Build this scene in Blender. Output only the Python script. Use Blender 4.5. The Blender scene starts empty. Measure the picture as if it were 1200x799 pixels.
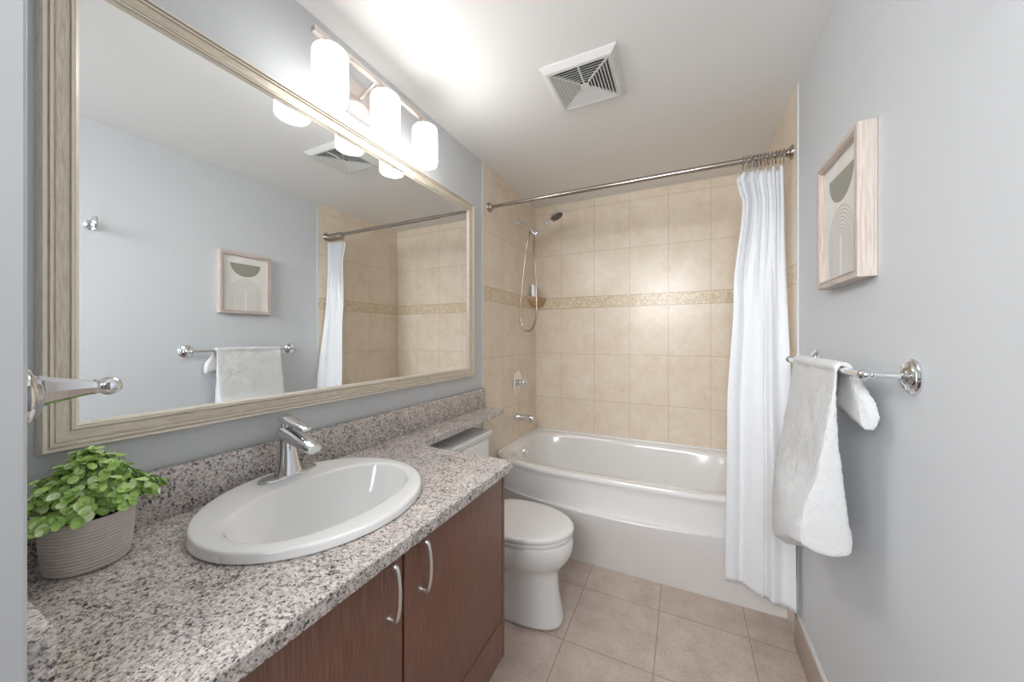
import bpy, bmesh, math, random
from mathutils import Vector, Matrix
random.seed(7)
S = bpy.context.scene
C = S.collection
PI = math.pi
W, H, YB, YT = 1.524, 2.337, 2.704, 1.853      # room width, height, back wall, start of the wall tile

# ------------------------------------------------------------------ camera, world, exposure
cam = bpy.data.objects.new('camera', bpy.data.cameras.new('camera'))
C.objects.link(cam)
cam.location = (1.0935, 0.0, 1.2817)
cam.rotation_euler = (PI / 2, 0, 0.4502)
cam.data.sensor_width = 36.0
cam.data.lens = 416.36 / 1200 * 36
cam.data.shift_y = -4.4 / 1200
cam.data.clip_start = 0.02
S.camera = cam

world = bpy.data.worlds.new('world_fill')  # even world light, added as soft fill through the open doorway
S.world = world
world.use_nodes = True
world.node_tree.nodes['Background'].inputs[0].default_value = (0.92, 0.96, 1.0, 1)
world.node_tree.nodes['Background'].inputs[1].default_value = 2.0
LAMP = 9.5                                     # glow of the three lamp shades
light_aid = bpy.data.objects.new('hall_light', bpy.data.lights.new('hall_light', 'AREA'))  # unseen area lamp added to brighten the tub and back wall
C.objects.link(light_aid)
light_aid.data.shape = 'RECTANGLE'
light_aid.data.size, light_aid.data.size_y = 0.9, 0.6
light_aid.data.energy = 6.4
light_aid.data.spread = math.radians(75)
light_aid.data.color = (0.95, 0.975, 1.0)
light_aid.location = (0.80, -1.05, 1.95)
light_aid.rotation_euler = (math.radians(76), 0, math.radians(-1))
S.view_settings.view_transform = 'Standard'
S.view_settings.look = 'None'
S.view_settings.exposure = 0.7
S.view_settings.gamma = 1.0
S.view_settings.use_curve_mapping = False


# ------------------------------------------------------------------ material helpers
def srgb(r, g, b):
    f = lambda c: (c / 255 / 12.92) if c <= 10 else ((c / 255 + 0.055) / 1.055) ** 2.4
    return (f(r), f(g), f(b), 1)


class NT:
    def __init__(s, name):
        s.m = bpy.data.materials.new(name)
        s.m.use_nodes = True
        s.t = s.m.node_tree
        s.b = s.t.nodes['Principled BSDF']

    def n(s, typ, **kw):
        o = s.t.nodes.new(typ)
        for k, v in kw.items():
            setattr(o, k, v)
        return o

    def put(s, sock, v):
        if isinstance(v, bpy.types.NodeSocket):
            s.t.links.new(v, sock)
        else:
            sock.default_value = v

    def math(s, op, a, b=0.0, c=None):
        o = s.n('ShaderNodeMath', operation=op)
        s.put(o.inputs[0], a)
        s.put(o.inputs[1], b)
        if c is not None:
            s.put(o.inputs[2], c)
        return o.outputs[0]

    def pos(s, scale=None):
        g = s.n('ShaderNodeNewGeometry').outputs['Position']
        if scale is None:
            return g
        mp = s.n('ShaderNodeMapping')
        s.put(mp.inputs['Vector'], g)
        mp.inputs['Scale'].default_value = scale
        return mp.outputs[0]

    def noise(s, vec, scale, detail=3, rough=0.5, out='Fac'):
        o = s.n('ShaderNodeTexNoise')
        s.put(o.inputs['Vector'], vec)
        o.inputs['Scale'].default_value = scale
        o.inputs['Detail'].default_value = detail
        o.inputs['Roughness'].default_value = rough
        return o.outputs[out]

    def voronoi(s, vec, scale, out='Distance', feature='F1'):
        o = s.n('ShaderNodeTexVoronoi', feature=feature)
        s.put(o.inputs['Vector'], vec)
        o.inputs['Scale'].default_value = scale
        return o.outputs[out]

    def ramp(s, fac, stops, interp='LINEAR'):
        o = s.n('ShaderNodeValToRGB')
        o.color_ramp.interpolation = interp
        e = o.color_ramp.elements
        while len(e) < len(stops):
            e.new(0.5)
        for i, (p, c) in enumerate(stops):
            e[i].position = p
            e[i].color = c if len(c) == 4 else (*c, 1)
        s.put(o.inputs[0], fac)
        return o.outputs[0]

    def mix(s, fac, a, b):
        o = s.n('ShaderNodeMix', data_type='RGBA')
        s.put(o.inputs[0], fac)
        s.put(o.inputs[6], a)
        s.put(o.inputs[7], b)
        return o.outputs[2]

    def bump(s, height, strength=0.3, dist=0.002):
        o = s.n('ShaderNodeBump')
        o.inputs['Strength'].default_value = strength
        o.inputs['Distance'].default_value = dist
        s.put(o.inputs['Height'], height)
        s.t.links.new(o.outputs[0], s.b.inputs['Normal'])

    def col(s, v):
        s.put(s.b.inputs['Base Color'], v)

    def set(s, **kw):
        for k, v in kw.items():
            s.b.inputs[k.replace('_', ' ')].default_value = v
        return s.m


def plain(name, c, rough=0.5, metal=0.0, var=0.03, scale=12, bump=0.0, bscale=200, **kw):
    t = NT(name)
    f = t.noise(t.pos(), scale, 3)
    a = tuple(min(1, x * (1 - var)) for x in c[:3]) + (1,)
    b = tuple(min(1, x * (1 + var)) for x in c[:3]) + (1,)
    t.col(t.mix(f, a, b))
    t.set(Roughness=rough, Metallic=metal)
    for k, v in kw.items():
        t.b.inputs[k.replace('_', ' ')].default_value = v
    if bump:
        t.bump(t.noise(t.pos(), bscale, 3), bump, 0.001)
    return t.m


M = {}
M['paint'] = plain('grey_wall_paint', srgb(213, 216, 219), 0.55, var=0.012, scale=3, bump=0.08, bscale=300)
M['ceiling'] = plain('white_ceiling_paint', srgb(245, 244, 242), 0.7, var=0.012, scale=3, bump=0.06, bscale=250)
M['light_aid'] = plain('dark_blocker_paint', srgb(96, 93, 90), 0.6, var=0.02)  # kept dark to cut bounce onto the wall end by the doorway
M['white_trim'] = plain('white_caulk', srgb(226, 226, 224), 0.45)
M['porcelain'] = plain('white_porcelain', srgb(244, 244, 243), 0.12, var=0.006, Coat_Weight=0.4)
M['acrylic'] = plain('white_tub_acrylic', srgb(240, 238, 236), 0.16, var=0.008, Coat_Weight=0.3)
M['plastic'] = plain('white_vent_plastic', srgb(226, 225, 222), 0.45, var=0.01)
M['dark'] = plain('dark_duct', srgb(40, 38, 36), 0.8)
M['chrome'] = plain('chrome', (0.78, 0.79, 0.81, 1), 0.07, 1.0, var=0.02)
M['nickel'] = plain('satin_nickel', srgb(214, 205, 200), 0.3, 1.0, var=0.02)
M['pull'] = plain('satin_steel_pull', srgb(226, 223, 220), 0.3, 1.0, var=0.02)
M['rod'] = plain('brushed_rod_steel', srgb(176, 166, 158), 0.2, 1.0, var=0.02)
M['spray'] = plain('grey_spray_plate', srgb(98, 90, 86), 0.45, 0.3)
M['mirror'] = plain('mirror_silver', (0.86, 0.88, 0.88, 1), 0.0, 1.0, var=0.0)
M['red'] = plain('red_mark', srgb(150, 30, 40), 0.4)
M['blue'] = plain('blue_mark', srgb(40, 60, 140), 0.4)
M['dish'] = plain('beige_ceramic', srgb(190, 160, 122), 0.25, var=0.08, scale=40)
M['soil'] = plain('dark_moss', srgb(60, 62, 40), 0.9, var=0.3, scale=150)
M['black'] = plain('dark_hollow', srgb(35, 33, 32), 0.7)


def granite():
    t = NT('speckled_granite')
    p = t.pos()
    warp = t.n('ShaderNodeVectorMath', operation='MULTIPLY_ADD')
    t.put(warp.inputs[0], t.noise(p, 260, 2, out='Color'))
    warp.inputs[1].default_value = (0.006, 0.006, 0.006)
    t.put(warp.inputs[2], p)
    v = t.voronoi(warp.outputs[0], 300, 'Color')
    sep = t.n('ShaderNodeSeparateColor')
    t.put(sep.inputs[0], v)
    sp2 = t.n('ShaderNodeSeparateColor')
    t.put(sp2.inputs[0], t.voronoi(warp.outputs[0], 165, 'Color'))
    big = t.noise(p, 18, 4)
    f = t.math('ADD', t.math('MULTIPLY', sep.outputs[0], 0.45), t.math('MULTIPLY', big, 0.5))
    f = t.math('ADD', f, t.math('MULTIPLY', sp2.outputs[0], 0.38))
    f = t.math('SUBTRACT', f, 0.19)
    c = t.ramp(f, [(0.0, srgb(60, 56, 57)), (0.16, srgb(104, 98, 97)), (0.28, srgb(166, 159, 156)), (0.48, srgb(208, 201, 197)),
                   (0.68, srgb(224, 215, 210)), (0.85, srgb(238, 233, 229)), (1.0, srgb(220, 210, 203))], 'LINEAR')
    pink = t.math('GREATER_THAN', sep.outputs[1], 0.86)
    c = t.mix(t.math('MULTIPLY', pink, 0.55), c, srgb(186, 158, 143))
    blk = t.math('GREATER_THAN', sep.outputs[2], 0.91)
    c = t.mix(t.math('MULTIPLY', blk, 0.8), c, srgb(52, 48, 50))
    t.col(c)
    return t.set(Roughness=0.14)


M['granite'] = granite()


def grid_line(t, coord, off, period, half):
    a = t.math('DIVIDE', t.math('SUBTRACT', coord, off), period)
    fr = t.math('FRACT', t.math('ADD', a, 100.5))
    d = t.math('ABSOLUTE', t.math('SUBTRACT', fr, 0.5))
    return t.math('LESS_THAN', d, half / period), t.math('FLOOR', t.math('ADD', a, 100.0))


def xyz(t):
    s = t.n('ShaderNodeSeparateXYZ')
    t.put(s.inputs[0], t.pos())
    return s.outputs


def glow(name, strength):
    t = NT(name)
    t.col(srgb(250, 249, 246))
    t.set(Roughness=0.35)
    t.b.inputs['Emission Color'].default_value = (1.0, 0.985, 0.965, 1)
    nz = t.n('ShaderNodeSeparateXYZ')
    t.put(nz.inputs[0], t.n('ShaderNodeNewGeometry').outputs['Normal'])
    mr = t.n('ShaderNodeMapRange', interpolation_type='SMOOTHSTEP')
    t.put(mr.inputs[0], t.math('SUBTRACT', nz.outputs[0], t.math('MULTIPLY', t.math('MAXIMUM', nz.outputs[2], 0.0), 1.2)))
    mr.inputs[1].default_value = -0.7
    mr.inputs[2].default_value = 0.7
    mr.inputs[3].default_value = 1.2          # glow cut at the back and top to soften wall and ceiling halo
    mr.inputs[4].default_value = strength
    mz = t.n('ShaderNodeMapRange')           # glow weighted low in the shade to dim the ceiling hot spot
    t.put(mz.inputs[0], xyz(t)[2])
    mz.inputs[1].default_value = 2.02
    mz.inputs[2].default_value = 2.18
    mz.inputs[3].default_value = 1.6
    mz.inputs[4].default_value = 0.4
    t.put(t.b.inputs['Emission Strength'], t.math('MULTIPLY', mr.outputs[0], mz.outputs[0]))
    return t.m


M['shade'] = glow('lit_opal_glass', LAMP)
M['shade_bright'] = glow('lit_opal_glass_tub_boost', LAMP * 1.5)  # glow raised on one shade to brighten the tub end


def floor_mat():
    t = NT('stone_floor_tile')
    o = xyz(t)
    gx, ix = grid_line(t, o[0], 0.634, 0.3555, 0.0016)
    gy, iy = grid_line(t, o[1], 1.80, 0.348, 0.0016)
    g = t.math('MAXIMUM', gx, gy)
    p = t.pos()
    n1 = t.noise(p, 9, 5, 0.6)
    n2 = t.noise(p, 90, 4, 0.65)
    n = t.math('ADD', t.math('MULTIPLY', n1, 0.55), t.math('MULTIPLY', n2, 0.45))
    c = t.ramp(n, [(0.32, srgb(184, 166, 153)), (0.5, srgb(208, 191, 179)), (0.68, srgb(224, 210, 199))])
    wn = t.n('ShaderNodeTexWhiteNoise', noise_dimensions='2D')
    cb = t.n('ShaderNodeCombineXYZ')
    t.put(cb.inputs[0], ix)
    t.put(cb.inputs[1], iy)
    t.put(wn.inputs['Vector'], cb.outputs[0])
    c = t.mix(t.math('MULTIPLY', wn.outputs['Value'], 0.18), c, srgb(168, 146, 134))
    t.col(t.mix(g, c, srgb(150, 134, 124)))
    t.bump(t.math('SUBTRACT', t.math('MULTIPLY', n2, 0.2), g), 0.35, 0.0015)
    return t.set(Roughness=0.42)


M['floor'] = floor_mat()
M['base_tile'] = plain('stone_base_tile', srgb(192, 174, 162), 0.42, var=0.12, scale=40)


def tile_mat(name, axis, off, period):
    t = NT(name)
    o = xyz(t)
    u, z = o[axis], o[2]
    g1, i1 = grid_line(t, u, off, period, 0.0016)
    low, il = grid_line(t, z, 1.508, 0.3535, 0.0016)
    high, ih = grid_line(t, z, 1.592, 0.342, 0.0016)
    up = t.math('GREATER_THAN', z, 1.55)
    g2 = t.math('ADD', t.math('MULTIPLY', high, up), t.math('MULTIPLY', low, t.math('SUBTRACT', 1.0, up)))
    band = t.math('LESS_THAN', t.math('ABSOLUTE', t.math('SUBTRACT', z, 1.55)), 0.0405)
    g = t.math('MAXIMUM', g1, g2)
    p = t.pos()
    n = t.noise(p, 7, 6, 0.62)
    vein = t.noise(p, 26, 5, 0.7)
    nn = t.math('ADD', t.math('MULTIPLY', n, 0.6), t.math('MULTIPLY', vein, 0.4))
    c = t.ramp(nn, [(0.34, srgb(228, 210, 187)), (0.5, srgb(236, 221, 202)), (0.66, srgb(242, 231, 216))])
    c = t.mix(g, c, srgb(206, 189, 168))
    # pebble border
    v = t.voronoi(p, 75, 'Color')
    sp = t.n('ShaderNodeSeparateColor')
    t.put(sp.inputs[0], v)
    ed = t.voronoi(p, 75, 'Distance', 'DISTANCE_TO_EDGE')
    bc = t.ramp(sp.outputs[0], [(0.0, srgb(222, 200, 166)), (0.5, srgb(236, 219, 192)), (1.0, srgb(245, 234, 215))])
    bc = t.mix(t.math('LESS_THAN', ed, 0.07), bc, srgb(206, 184, 150))
    c = t.mix(band, c, bc)
    edge = t.math('LESS_THAN', t.math('ABSOLUTE', t.math('SUBTRACT', t.math('ABSOLUTE', t.math('SUBTRACT', z, 1.55)), 0.042)), 0.0016)
    c = t.mix(edge, c, srgb(190, 164, 126))
    t.col(c)
    t.bump(t.math('SUBTRACT', t.math('MULTIPLY', vein, 0.15),
                  t.math('ADD', t.math('MULTIPLY', g, t.math('SUBTRACT', 1.0, band)),
                         t.math('MULTIPLY', band, t.math('LESS_THAN', ed, 0.07)))), 0.4, 0.0012)
    return t.set(Roughness=0.28)


M['tile_side'] = tile_mat('beige_side_tile', 1, 2.105, 0.2575)
M['tile_back'] = tile_mat('beige_back_tile', 0, 0.222, 0.2585)


def grain(name, dark, mid, light, scale, rough=0.4, sc=60, bump=0.15):
    t = NT(name)
    n = t.noise(t.pos(scale), sc, 4, 0.6)
    t.col(t.ramp(n, [(0.3, dark), (0.5, mid), (0.7, light)]))
    t.bump(n, bump, 0.0008)
    return t.set(Roughness=rough)


M['wood'] = grain('brown_cabinet_veneer', srgb(104, 71, 57), srgb(126, 88, 72), srgb(148, 107, 89), (8, 8, 0.2), 0.4)
M['wood_dark'] = grain('cabinet_edge', srgb(60, 38, 32), srgb(76, 50, 42), srgb(88, 60, 50), (5, 5, 0.25), 0.45)
M['frame_v'] = grain('champagne_moulding_upright', srgb(190, 178, 158), srgb(211, 200, 182), srgb(226, 217, 202), (9, 9, 0.6), 0.38, 45)
M['frame_h'] = grain('champagne_moulding_rail', srgb(190, 178, 158), srgb(211, 200, 182), srgb(226, 217, 202), (9, 0.6, 9), 0.38, 45)
for k in ('frame_v', 'frame_h'):
    M[k].node_tree.nodes['Principled BSDF'].inputs['Metallic'].default_value = 0.1
M['frame_bead'] = plain('pale_bead_highlight', srgb(232, 224, 211), 0.35, var=0.08, scale=120)  # pale tint paints in the highlights along the bead ridges
M['pic_v'] = grain('pale_wood_upright', srgb(182, 167, 157), srgb(204, 190, 180), srgb(219, 207, 198), (4, 4, 0.2), 0.5, 50)
M['pic_h'] = grain('pale_wood_rail', srgb(182, 167, 157), srgb(204, 190, 180), srgb(219, 207, 198), (4, 0.2, 4), 0.5, 50)
M['paper'] = plain('warm_white_paper', srgb(242, 239, 235), 0.8, var=0.01)
M['sage'] = plain('sage_ink', srgb(160, 159, 147), 0.8, var=0.08, scale=120)
M['line'] = plain('taupe_ink', srgb(186, 176, 166), 0.8)
M['pot'] = plain('ribbed_stoneware', srgb(206, 197, 191), 0.75, var=0.1, scale=90, bump=0.3, bscale=400)


def glass_pane():
    t = NT('picture_glass')
    t.t.nodes.remove(t.b)
    out = t.t.nodes['Material Output']
    tr = t.n('ShaderNodeBsdfTransparent')
    gl = t.n('ShaderNodeBsdfGlossy')
    gl.inputs['Roughness'].default_value = 0.02
    fr = t.n('ShaderNodeLayerWeight')
    f2 = t.math('MULTIPLY_ADD', t.math('POWER', fr.outputs['Facing'], 4.0), 0.22, 0.02)
    mx = t.n('ShaderNodeMixShader')
    t.put(mx.inputs[0], f2)
    t.put(mx.inputs[1], tr.outputs[0])
    t.put(mx.inputs[2], gl.outputs[0])
    t.put(out.inputs['Surface'], mx.outputs[0])
    return t.m


M['glass'] = glass_pane()


def cloth(name, c, rough, bscale, bstr, bdist=0.002):
    t = NT(name)
    n = t.noise(t.pos(), bscale, 3, 0.6)
    t.col(t.mix(n, tuple(x * 0.97 for x in c[:3]) + (1,), c))
    t.bump(n, bstr, bdist)
    t.b.inputs['Sheen Weight'].default_value = 0.15
    return t.set(Roughness=rough)


M['terry'] = cloth('white_terry', srgb(248, 248, 248), 0.95, 330, 1.0, 0.006)
M['curtain'] = cloth('white_curtain_cloth', srgb(238, 239, 241), 0.8, 30, 0.12, 0.003)


def leaf_mat():
    t = NT('round_green_leaf')
    g = t.n('ShaderNodeNewGeometry')
    r = g.outputs['Random Per Island']
    c = t.ramp(r, [(0.0, srgb(118, 164, 66)), (0.35, srgb(164, 208, 94)), (0.7, srgb(198, 230, 132)), (1.0, srgb(228, 243, 200))])
    n = t.noise(t.pos(), 120, 2)
    c = t.mix(t.math('MULTIPLY', n, 0.4), c, srgb(188, 214, 150))
    t.col(c)
    t.b.inputs['Subsurface Weight'].default_value = 0.0
    return t.set(Roughness=0.45)


M['leaf'] = leaf_mat()
M['stem'] = plain('green_stem', srgb(110, 140, 70), 0.6)


# ------------------------------------------------------------------ geometry helpers
def NB():
    return bmesh.new()


def box(bm, x0, x1, y0, y1, z0, z1, bev=0.0, seg=2, mat=0):
    r = bmesh.ops.create_cube(bm, size=1.0)
    vs = r['verts']
    for v in vs:
        v.co = Vector(((x0 + x1) / 2 + v.co.x * (x1 - x0), (y0 + y1) / 2 + v.co.y * (y1 - y0), (z0 + z1) / 2 + v.co.z * (z1 - z0)))
    es = list({e for v in vs for e in v.link_edges})
    fs = list({f for v in vs for f in v.link_faces})
    for f in fs:
        f.material_index = mat
    if bev:
        bmesh.ops.bevel(bm, geom=es, offset=bev, segments=seg, affect='EDGES', profile=0.5)


def loft(bm, rings, close_ring=True, cap0=True, cap1=True):
    vr = [[bm.verts.new(p) for p in r] for r in rings]
    n = len(vr[0])
    for a, b in zip(vr, vr[1:]):
        for i in range(n if close_ring else n - 1):
            j = (i + 1) % n
            bm.faces.new((a[i], a[j], b[j], b[i]))
    if cap0:
        bm.faces.new(list(reversed(vr[0])))
    if cap1:
        bm.faces.new(vr[-1])
    return vr


def basis(d):
    d = Vector(d).normalized()
    a = Vector((0, 0, 1)) if abs(d.z) < 0.9 else Vector((1, 0, 0))
    x = a.cross(d).normalized()
    return x, d.cross(x).normalized(), d


def lathe(bm, origin, axis, prof, seg=40, cap0=True, cap1=True):
    """prof: list of (distance along axis, radius)"""
    x, y, d = basis(axis)
    o = Vector(origin)
    rings = []
    for h, r in prof:
        r = max(r, 1e-4)
        rings.append([o + d * h + (x * math.cos(2 * PI * i / seg) + y * math.sin(2 * PI * i / seg)) * r for i in range(seg)])
    loft(bm, rings, True, cap0, cap1)


def smooth_path(pts, n=8):
    """Catmull-Rom through the points"""
    P = [Vector(p) for p in pts]
    P = [P[0] * 2 - P[1]] + P + [P[-1] * 2 - P[-2]]
    out = []
    for i in range(1, len(P) - 2):
        for k in range(n):
            t = k / n
            a, b, c, d = P[i - 1], P[i], P[i + 1], P[i + 2]
            out.append(0.5 * ((2 * b) + (c - a) * t + (2 * a - 5 * b + 4 * c - d) * t * t + (3 * b - a - 3 * c + d) * t ** 3))
    out.append(P[-2])
    return out


def tube(bm, pts, rad, seg=14, flat=None):
    pts = [Vector(p) for p in pts]
    n = len(pts)
    rs = rad if isinstance(rad, (list, tuple)) else [rad] * n
    t0 = (pts[1] - pts[0]).normalized()
    x, y, _ = basis(t0)
    rings = []
    for i, p in enumerate(pts):
        t = (pts[min(i + 1, n - 1)] - pts[max(i - 1, 0)]).normalized()
        x = (x - t * x.dot(t)).normalized()
        y = t.cross(x)
        k = flat or 1.0
        rings.append([p + (x * math.cos(2 * PI * j / seg) + y * math.sin(2 * PI * j / seg) * k) * rs[i] for j in range(seg)])
    loft(bm, rings)


def ball(bm, c, r, seg=20, scale=(1, 1, 1)):
    q = bmesh.ops.create_uvsphere(bm, u_segments=seg, v_segments=max(8, seg // 2), radius=r)
    for v in q['verts']:
        v.co = Vector((v.co.x * scale[0], v.co.y * scale[1], v.co.z * scale[2])) + Vector(c)


def obj(name, bm, mats, parent=None, smooth=True, angle=40):
    bmesh.ops.recalc_face_normals(bm, faces=bm.faces[:])
    me = bpy.data.meshes.new(name)
    bm.to_mesh(me)
    bm.free()
    for m in (mats if isinstance(mats, (list, tuple)) else [mats]):
        me.materials.append(m)
    if smooth:
        me.polygons.foreach_set('use_smooth', [True] * len(me.polygons))
        me.set_sharp_from_angle(angle=math.radians(angle))
    o = bpy.data.objects.new(name, me)
    C.objects.link(o)
    if parent is not None:
        o.parent = parent
        if parent.type == 'EMPTY':
            o.matrix_parent_inverse = Matrix.Translation(-parent.location)
    return o


def thing(name, label, cat, loc, group=None):
    o = bpy.data.objects.new(name, None)
    o.empty_display_size = 0.05
    C.objects.link(o)
    o.location = loc
    return tag(o, label, cat, group)


def tag(o, label, cat, group=None):
    o['label'] = label
    o['category'] = cat
    if group:
        o['group'] = group
    return o


def struct(o):
    o['kind'] = 'structure'
    return o


def sbox(name, mat, *dims, bev=0.0, parent=None):
    bm = NB()
    box(bm, *dims, bev=bev)
    o = obj(name, bm, mat, parent, smooth=bool(bev))
    if parent is None:
        struct(o)
    return o


# ------------------------------------------------------------------ the setting
NX, NY = 0.494, 0.111                                  # end of the wall beside the doorway
sbox('floor', M['floor'], -0.1, W + 0.1, -1.2, YB + 0.1, -0.08, 0.0)
sbox('ceiling', M['ceiling'], -0.1, W + 0.1, -1.2, YB + 0.1, H, H + 0.08)  # runs on past the doorway to keep world light off the wall end
wl = sbox('wall_left', M['paint'], -0.1, 0.0, -0.02, YB + 0.1, 0.0, H)
sbox('tile_cladding', M['tile_side'], 0.0, 0.006, YT, YB, 0.0, H, parent=wl)
sbox('tile_edge', M['white_trim'], 0.0, 0.0075, YT - 0.006, YT, 0.0, H, parent=wl)
wr = sbox('wall_right', M['paint'], W, W + 0.1, -0.02, YB + 0.1, 0.0, H)
sbox('tile_cladding', M['tile_side'], W - 0.005, W, YT, YB, 0.0, H, parent=wr)
sbox('tile_edge', M['paint'], W - 0.0056, W, YT - 0.007, YT, 0.0, H, parent=wr)
bm = NB()
box(bm, 0.45, W + 0.1, -1.3, -1.2, 0.0, H)
box(bm, W, W + 0.1, -1.2, -0.02, 0.0, H)
struct(obj('wall_light_block', bm, M['light_aid'], smooth=False))  # unseen walls added to block world light from the doorway wall end
wb = sbox('wall_back', M['paint'], 0.0, W, YB + 0.006, YB + 0.1, 0.0, H)
sbox('tile_cladding', M['tile_back'], 0.006, W - 0.005, YB, YB + 0.006, 0.0, H, parent=wb)
bm = NB()
box(bm, 0.0, NX, -0.02, NY, 0.0, H, bev=0.003)
struct(obj('wall_front', bm, M['paint'], smooth=False))
br = sbox('baseboard_right', M['base_tile'], W - 0.016, W, -0.02, YT - 0.008, 0.0, 0.135, bev=0.002)
sbox('trim_1', M['white_trim'], W - 0.013, W, -0.02, YT - 0.008, 0.1352, 0.147, bev=0.003)
sbox('baseboard_left', M['base_tile'], 0.0, 0.012, 1.075, YT - 0.007, 0.0, 0.135, bev=0.002)

# ------------------------------------------------------------------ framed wall mirror
def sweep_rect(bm, X, y0, y1, z0, z1, prof, sgn=1, mv=0, mh=1, light=()):
    """mitred moulding on the plane x = X; prof = (inward, out from wall)"""
    cs = [(y0, z0, 1, 1), (y1, z0, -1, 1), (y1, z1, -1, -1), (y0, z1, 1, -1)]
    V = [[bm.verts.new((X + sgn * d, y + sy * w, z + sz * w)) for w, d in prof] for y, z, sy, sz in cs]
    for k in range(4):
        a, b = V[k], V[(k + 1) % 4]
        for i in range(len(prof)):
            j = (i + 1) % len(prof)
            f = bm.faces.new((a[i], a[j], b[j], b[i]))
            f.material_index = 2 if i in light else (mh if k % 2 == 0 else mv)


FY0, FY1, FZ0, FZ1 = 0.2095, 1.7165, 1.0625, 2.031
t = thing('wall_mirror', 'wide wall mirror in a champagne moulded frame above the granite counter', 'mirror', (0, (FY0 + FY1) / 2, FZ0))
bm = NB()
PRF = [(0, 0.001), (0, 0.024), (0.002, 0.0290), (0.0035, 0.0310), (0.0085, 0.0310), (0.0095, 0.0255), (0.0115, 0.0250), (0.0125, 0.0285), (0.0160, 0.0285),
       (0.0172, 0.0240), (0.0190, 0.0240), (0.0200, 0.0255), (0.0370, 0.0215), (0.0375, 0.0190), (0.0390, 0.0190), (0.0398, 0.0225), (0.0435, 0.0225), (0.0445, 0.0185), (0.0460, 0.0185),
       (0.0515, 0.0128), (0.0515, 0.001)]
sweep_rect(bm, 0.0, FY0, FY1, FZ0, FZ1, PRF, light=(3, 7, 15, 18))
obj('frame', bm, [M['frame_v'], M['frame_h'], M['frame_bead']], t, angle=25)
bm = NB()
box(bm, 0.004, 0.0125, FY0 + 0.045, FY1 - 0.045, FZ0 + 0.045, FZ1 - 0.045)
obj('mirror_glass', bm, M['mirror'], t, smooth=False)

# ------------------------------------------------------------------ vanity cabinet, counter, splashes
CX, CY, CZ = 0.575, 1.083, 0.865                        # counter front, right end, top
t = thing('vanity_cabinet', 'dark brown wood grain vanity cabinet under the granite counter', 'cabinet', (0.28, 0.6, 0.0))
FX = 0.552
bm = NB()
box(bm, 0.002, FX - 0.020, NY + 0.004, NY + 0.022, 0.2185, 0.8335)
box(bm, 0.002, FX - 0.020, 1.026, 1.044, 0.2185, 0.8335)
box(bm, 0.002, 0.012, NY + 0.022, 1.026, 0.2185, 0.8335)
box(bm, 0.012, FX - 0.020, NY + 0.022, 1.026, 0.2185, 0.236)
box(bm, FX - 0.040, FX - 0.020, NY + 0.022, 1.026, 0.79, 0.8335)
box(bm, 0.002, FX - 0.13, NY + 0.004, 1.03, 0.0, 0.2185)
obj('carcass', bm, M['wood_dark'], t, smooth=False)
bm = NB()
box(bm, 0.002, FX, 1.0475, 1.0625, 0.2185, 0.8335, bev=0.001)
obj('end_panel', bm, M['wood'], t)
bm = NB()
box(bm, FX - 0.0195, FX, 0.125, 1.0445, 0.2185, 0.345, bev=0.0012)
obj('lower_panel', bm, M['wood'], t)


def pull(parent, y, z0, z1, x):
    bm = NB()
    L = z1 - z0
    path = smooth_path([(x, y, z0 + 0.004), (x + 0.018, y, z0 + 0.004), (x + 0.026, y, z0 + 0.022), (x + 0.030, y, z0 + L * 0.5),
                        (x + 0.026, y, z1 - 0.022), (x + 0.018, y, z1 - 0.004), (x, y, z1 - 0.004)], 8)
    n = len(path)
    rad = [0.0062 - 0.0018 * math.sin(PI * i / (n - 1)) for i in range(n)]
    tube(bm, path, rad, 12)
    for z in (z0 + 0.004, z1 - 0.004):
        lathe(bm, (x, y, z), (1, 0, 0), [(0, 0.0085), (0.004, 0.0085), (0.008, 0.0065), (0.017, 0.0062)], 18)
    obj('handle', bm, M['pull'], parent)


for (y0, y1, hy) in ((0.125, 0.5815, 0.543), (0.5885, 1.0435, 0.640)):
    bm = NB()
    box(bm, FX - 0.0195, FX, y0, y1, 0.349, 0.829, bev=0.0012)
    d = obj('door', bm, M['wood'], t)
    pull(d, hy, 0.705, 0.822, FX)

# granite top with the narrow shelf over the toilet tank
SHX, SHY, FIL = 0.152, 1.846, 0.10


def counter_outline():
    P = [(0.002, NY + 0.001), (CX, NY + 0.001), (CX, CY - 0.004), (CX - 0.004, CY)]
    x0, y0 = SHX + 0.012, CY + 0.0
    # sweep from the counter end into the shelf front edge
    P += [(0.36, CY)]
    for i in range(9):
        a = i / 8 * PI / 2
        P.append((SHX + FIL - math.sin(a) * FIL + 0.0, CY + FIL * (1 - math.cos(a))))
    P += [(SHX, SHY - 0.004), (SHX - 0.004, SHY), (0.002, SHY)]
    return P


SC = (0.268, 0.603)                                     # sink centre
bm = NB()
out = counter_outline()
hole = [(SC[0] + 0.19 * math.cos(a), SC[1] + 0.225 * math.sin(a)) for a in [2 * PI * i / 64 for i in range(64)]]
TH = 0.030
for z in (CZ - TH, CZ):
    a = [bm.verts.new((x, y, z)) for x, y in out]
    b = [bm.verts.new((x, y, z)) for x, y in hole]
    ea = [bm.edges.new((a[i], a[(i + 1) % len(a)])) for i in range(len(a))]
    eb = [bm.edges.new((b[i], b[(i + 1) % len(b)])) for i in range(len(b))]
    bmesh.ops.triangle_fill(bm, edges=ea + eb, use_beauty=True)
    if z == CZ - TH:
        la, lb = a, b
for lo, hi in ((la, a), (lb, b)):
    for i in range(len(lo)):
        j = (i + 1) % len(lo)
        bm.faces.new((lo[i], lo[j], hi[j], hi[i]))
ct = obj('countertop', bm, M['granite'], smooth=False)
mod = ct.modifiers.new('edge', 'BEVEL')
mod.width = 0.0025
mod.segments = 2
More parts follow.
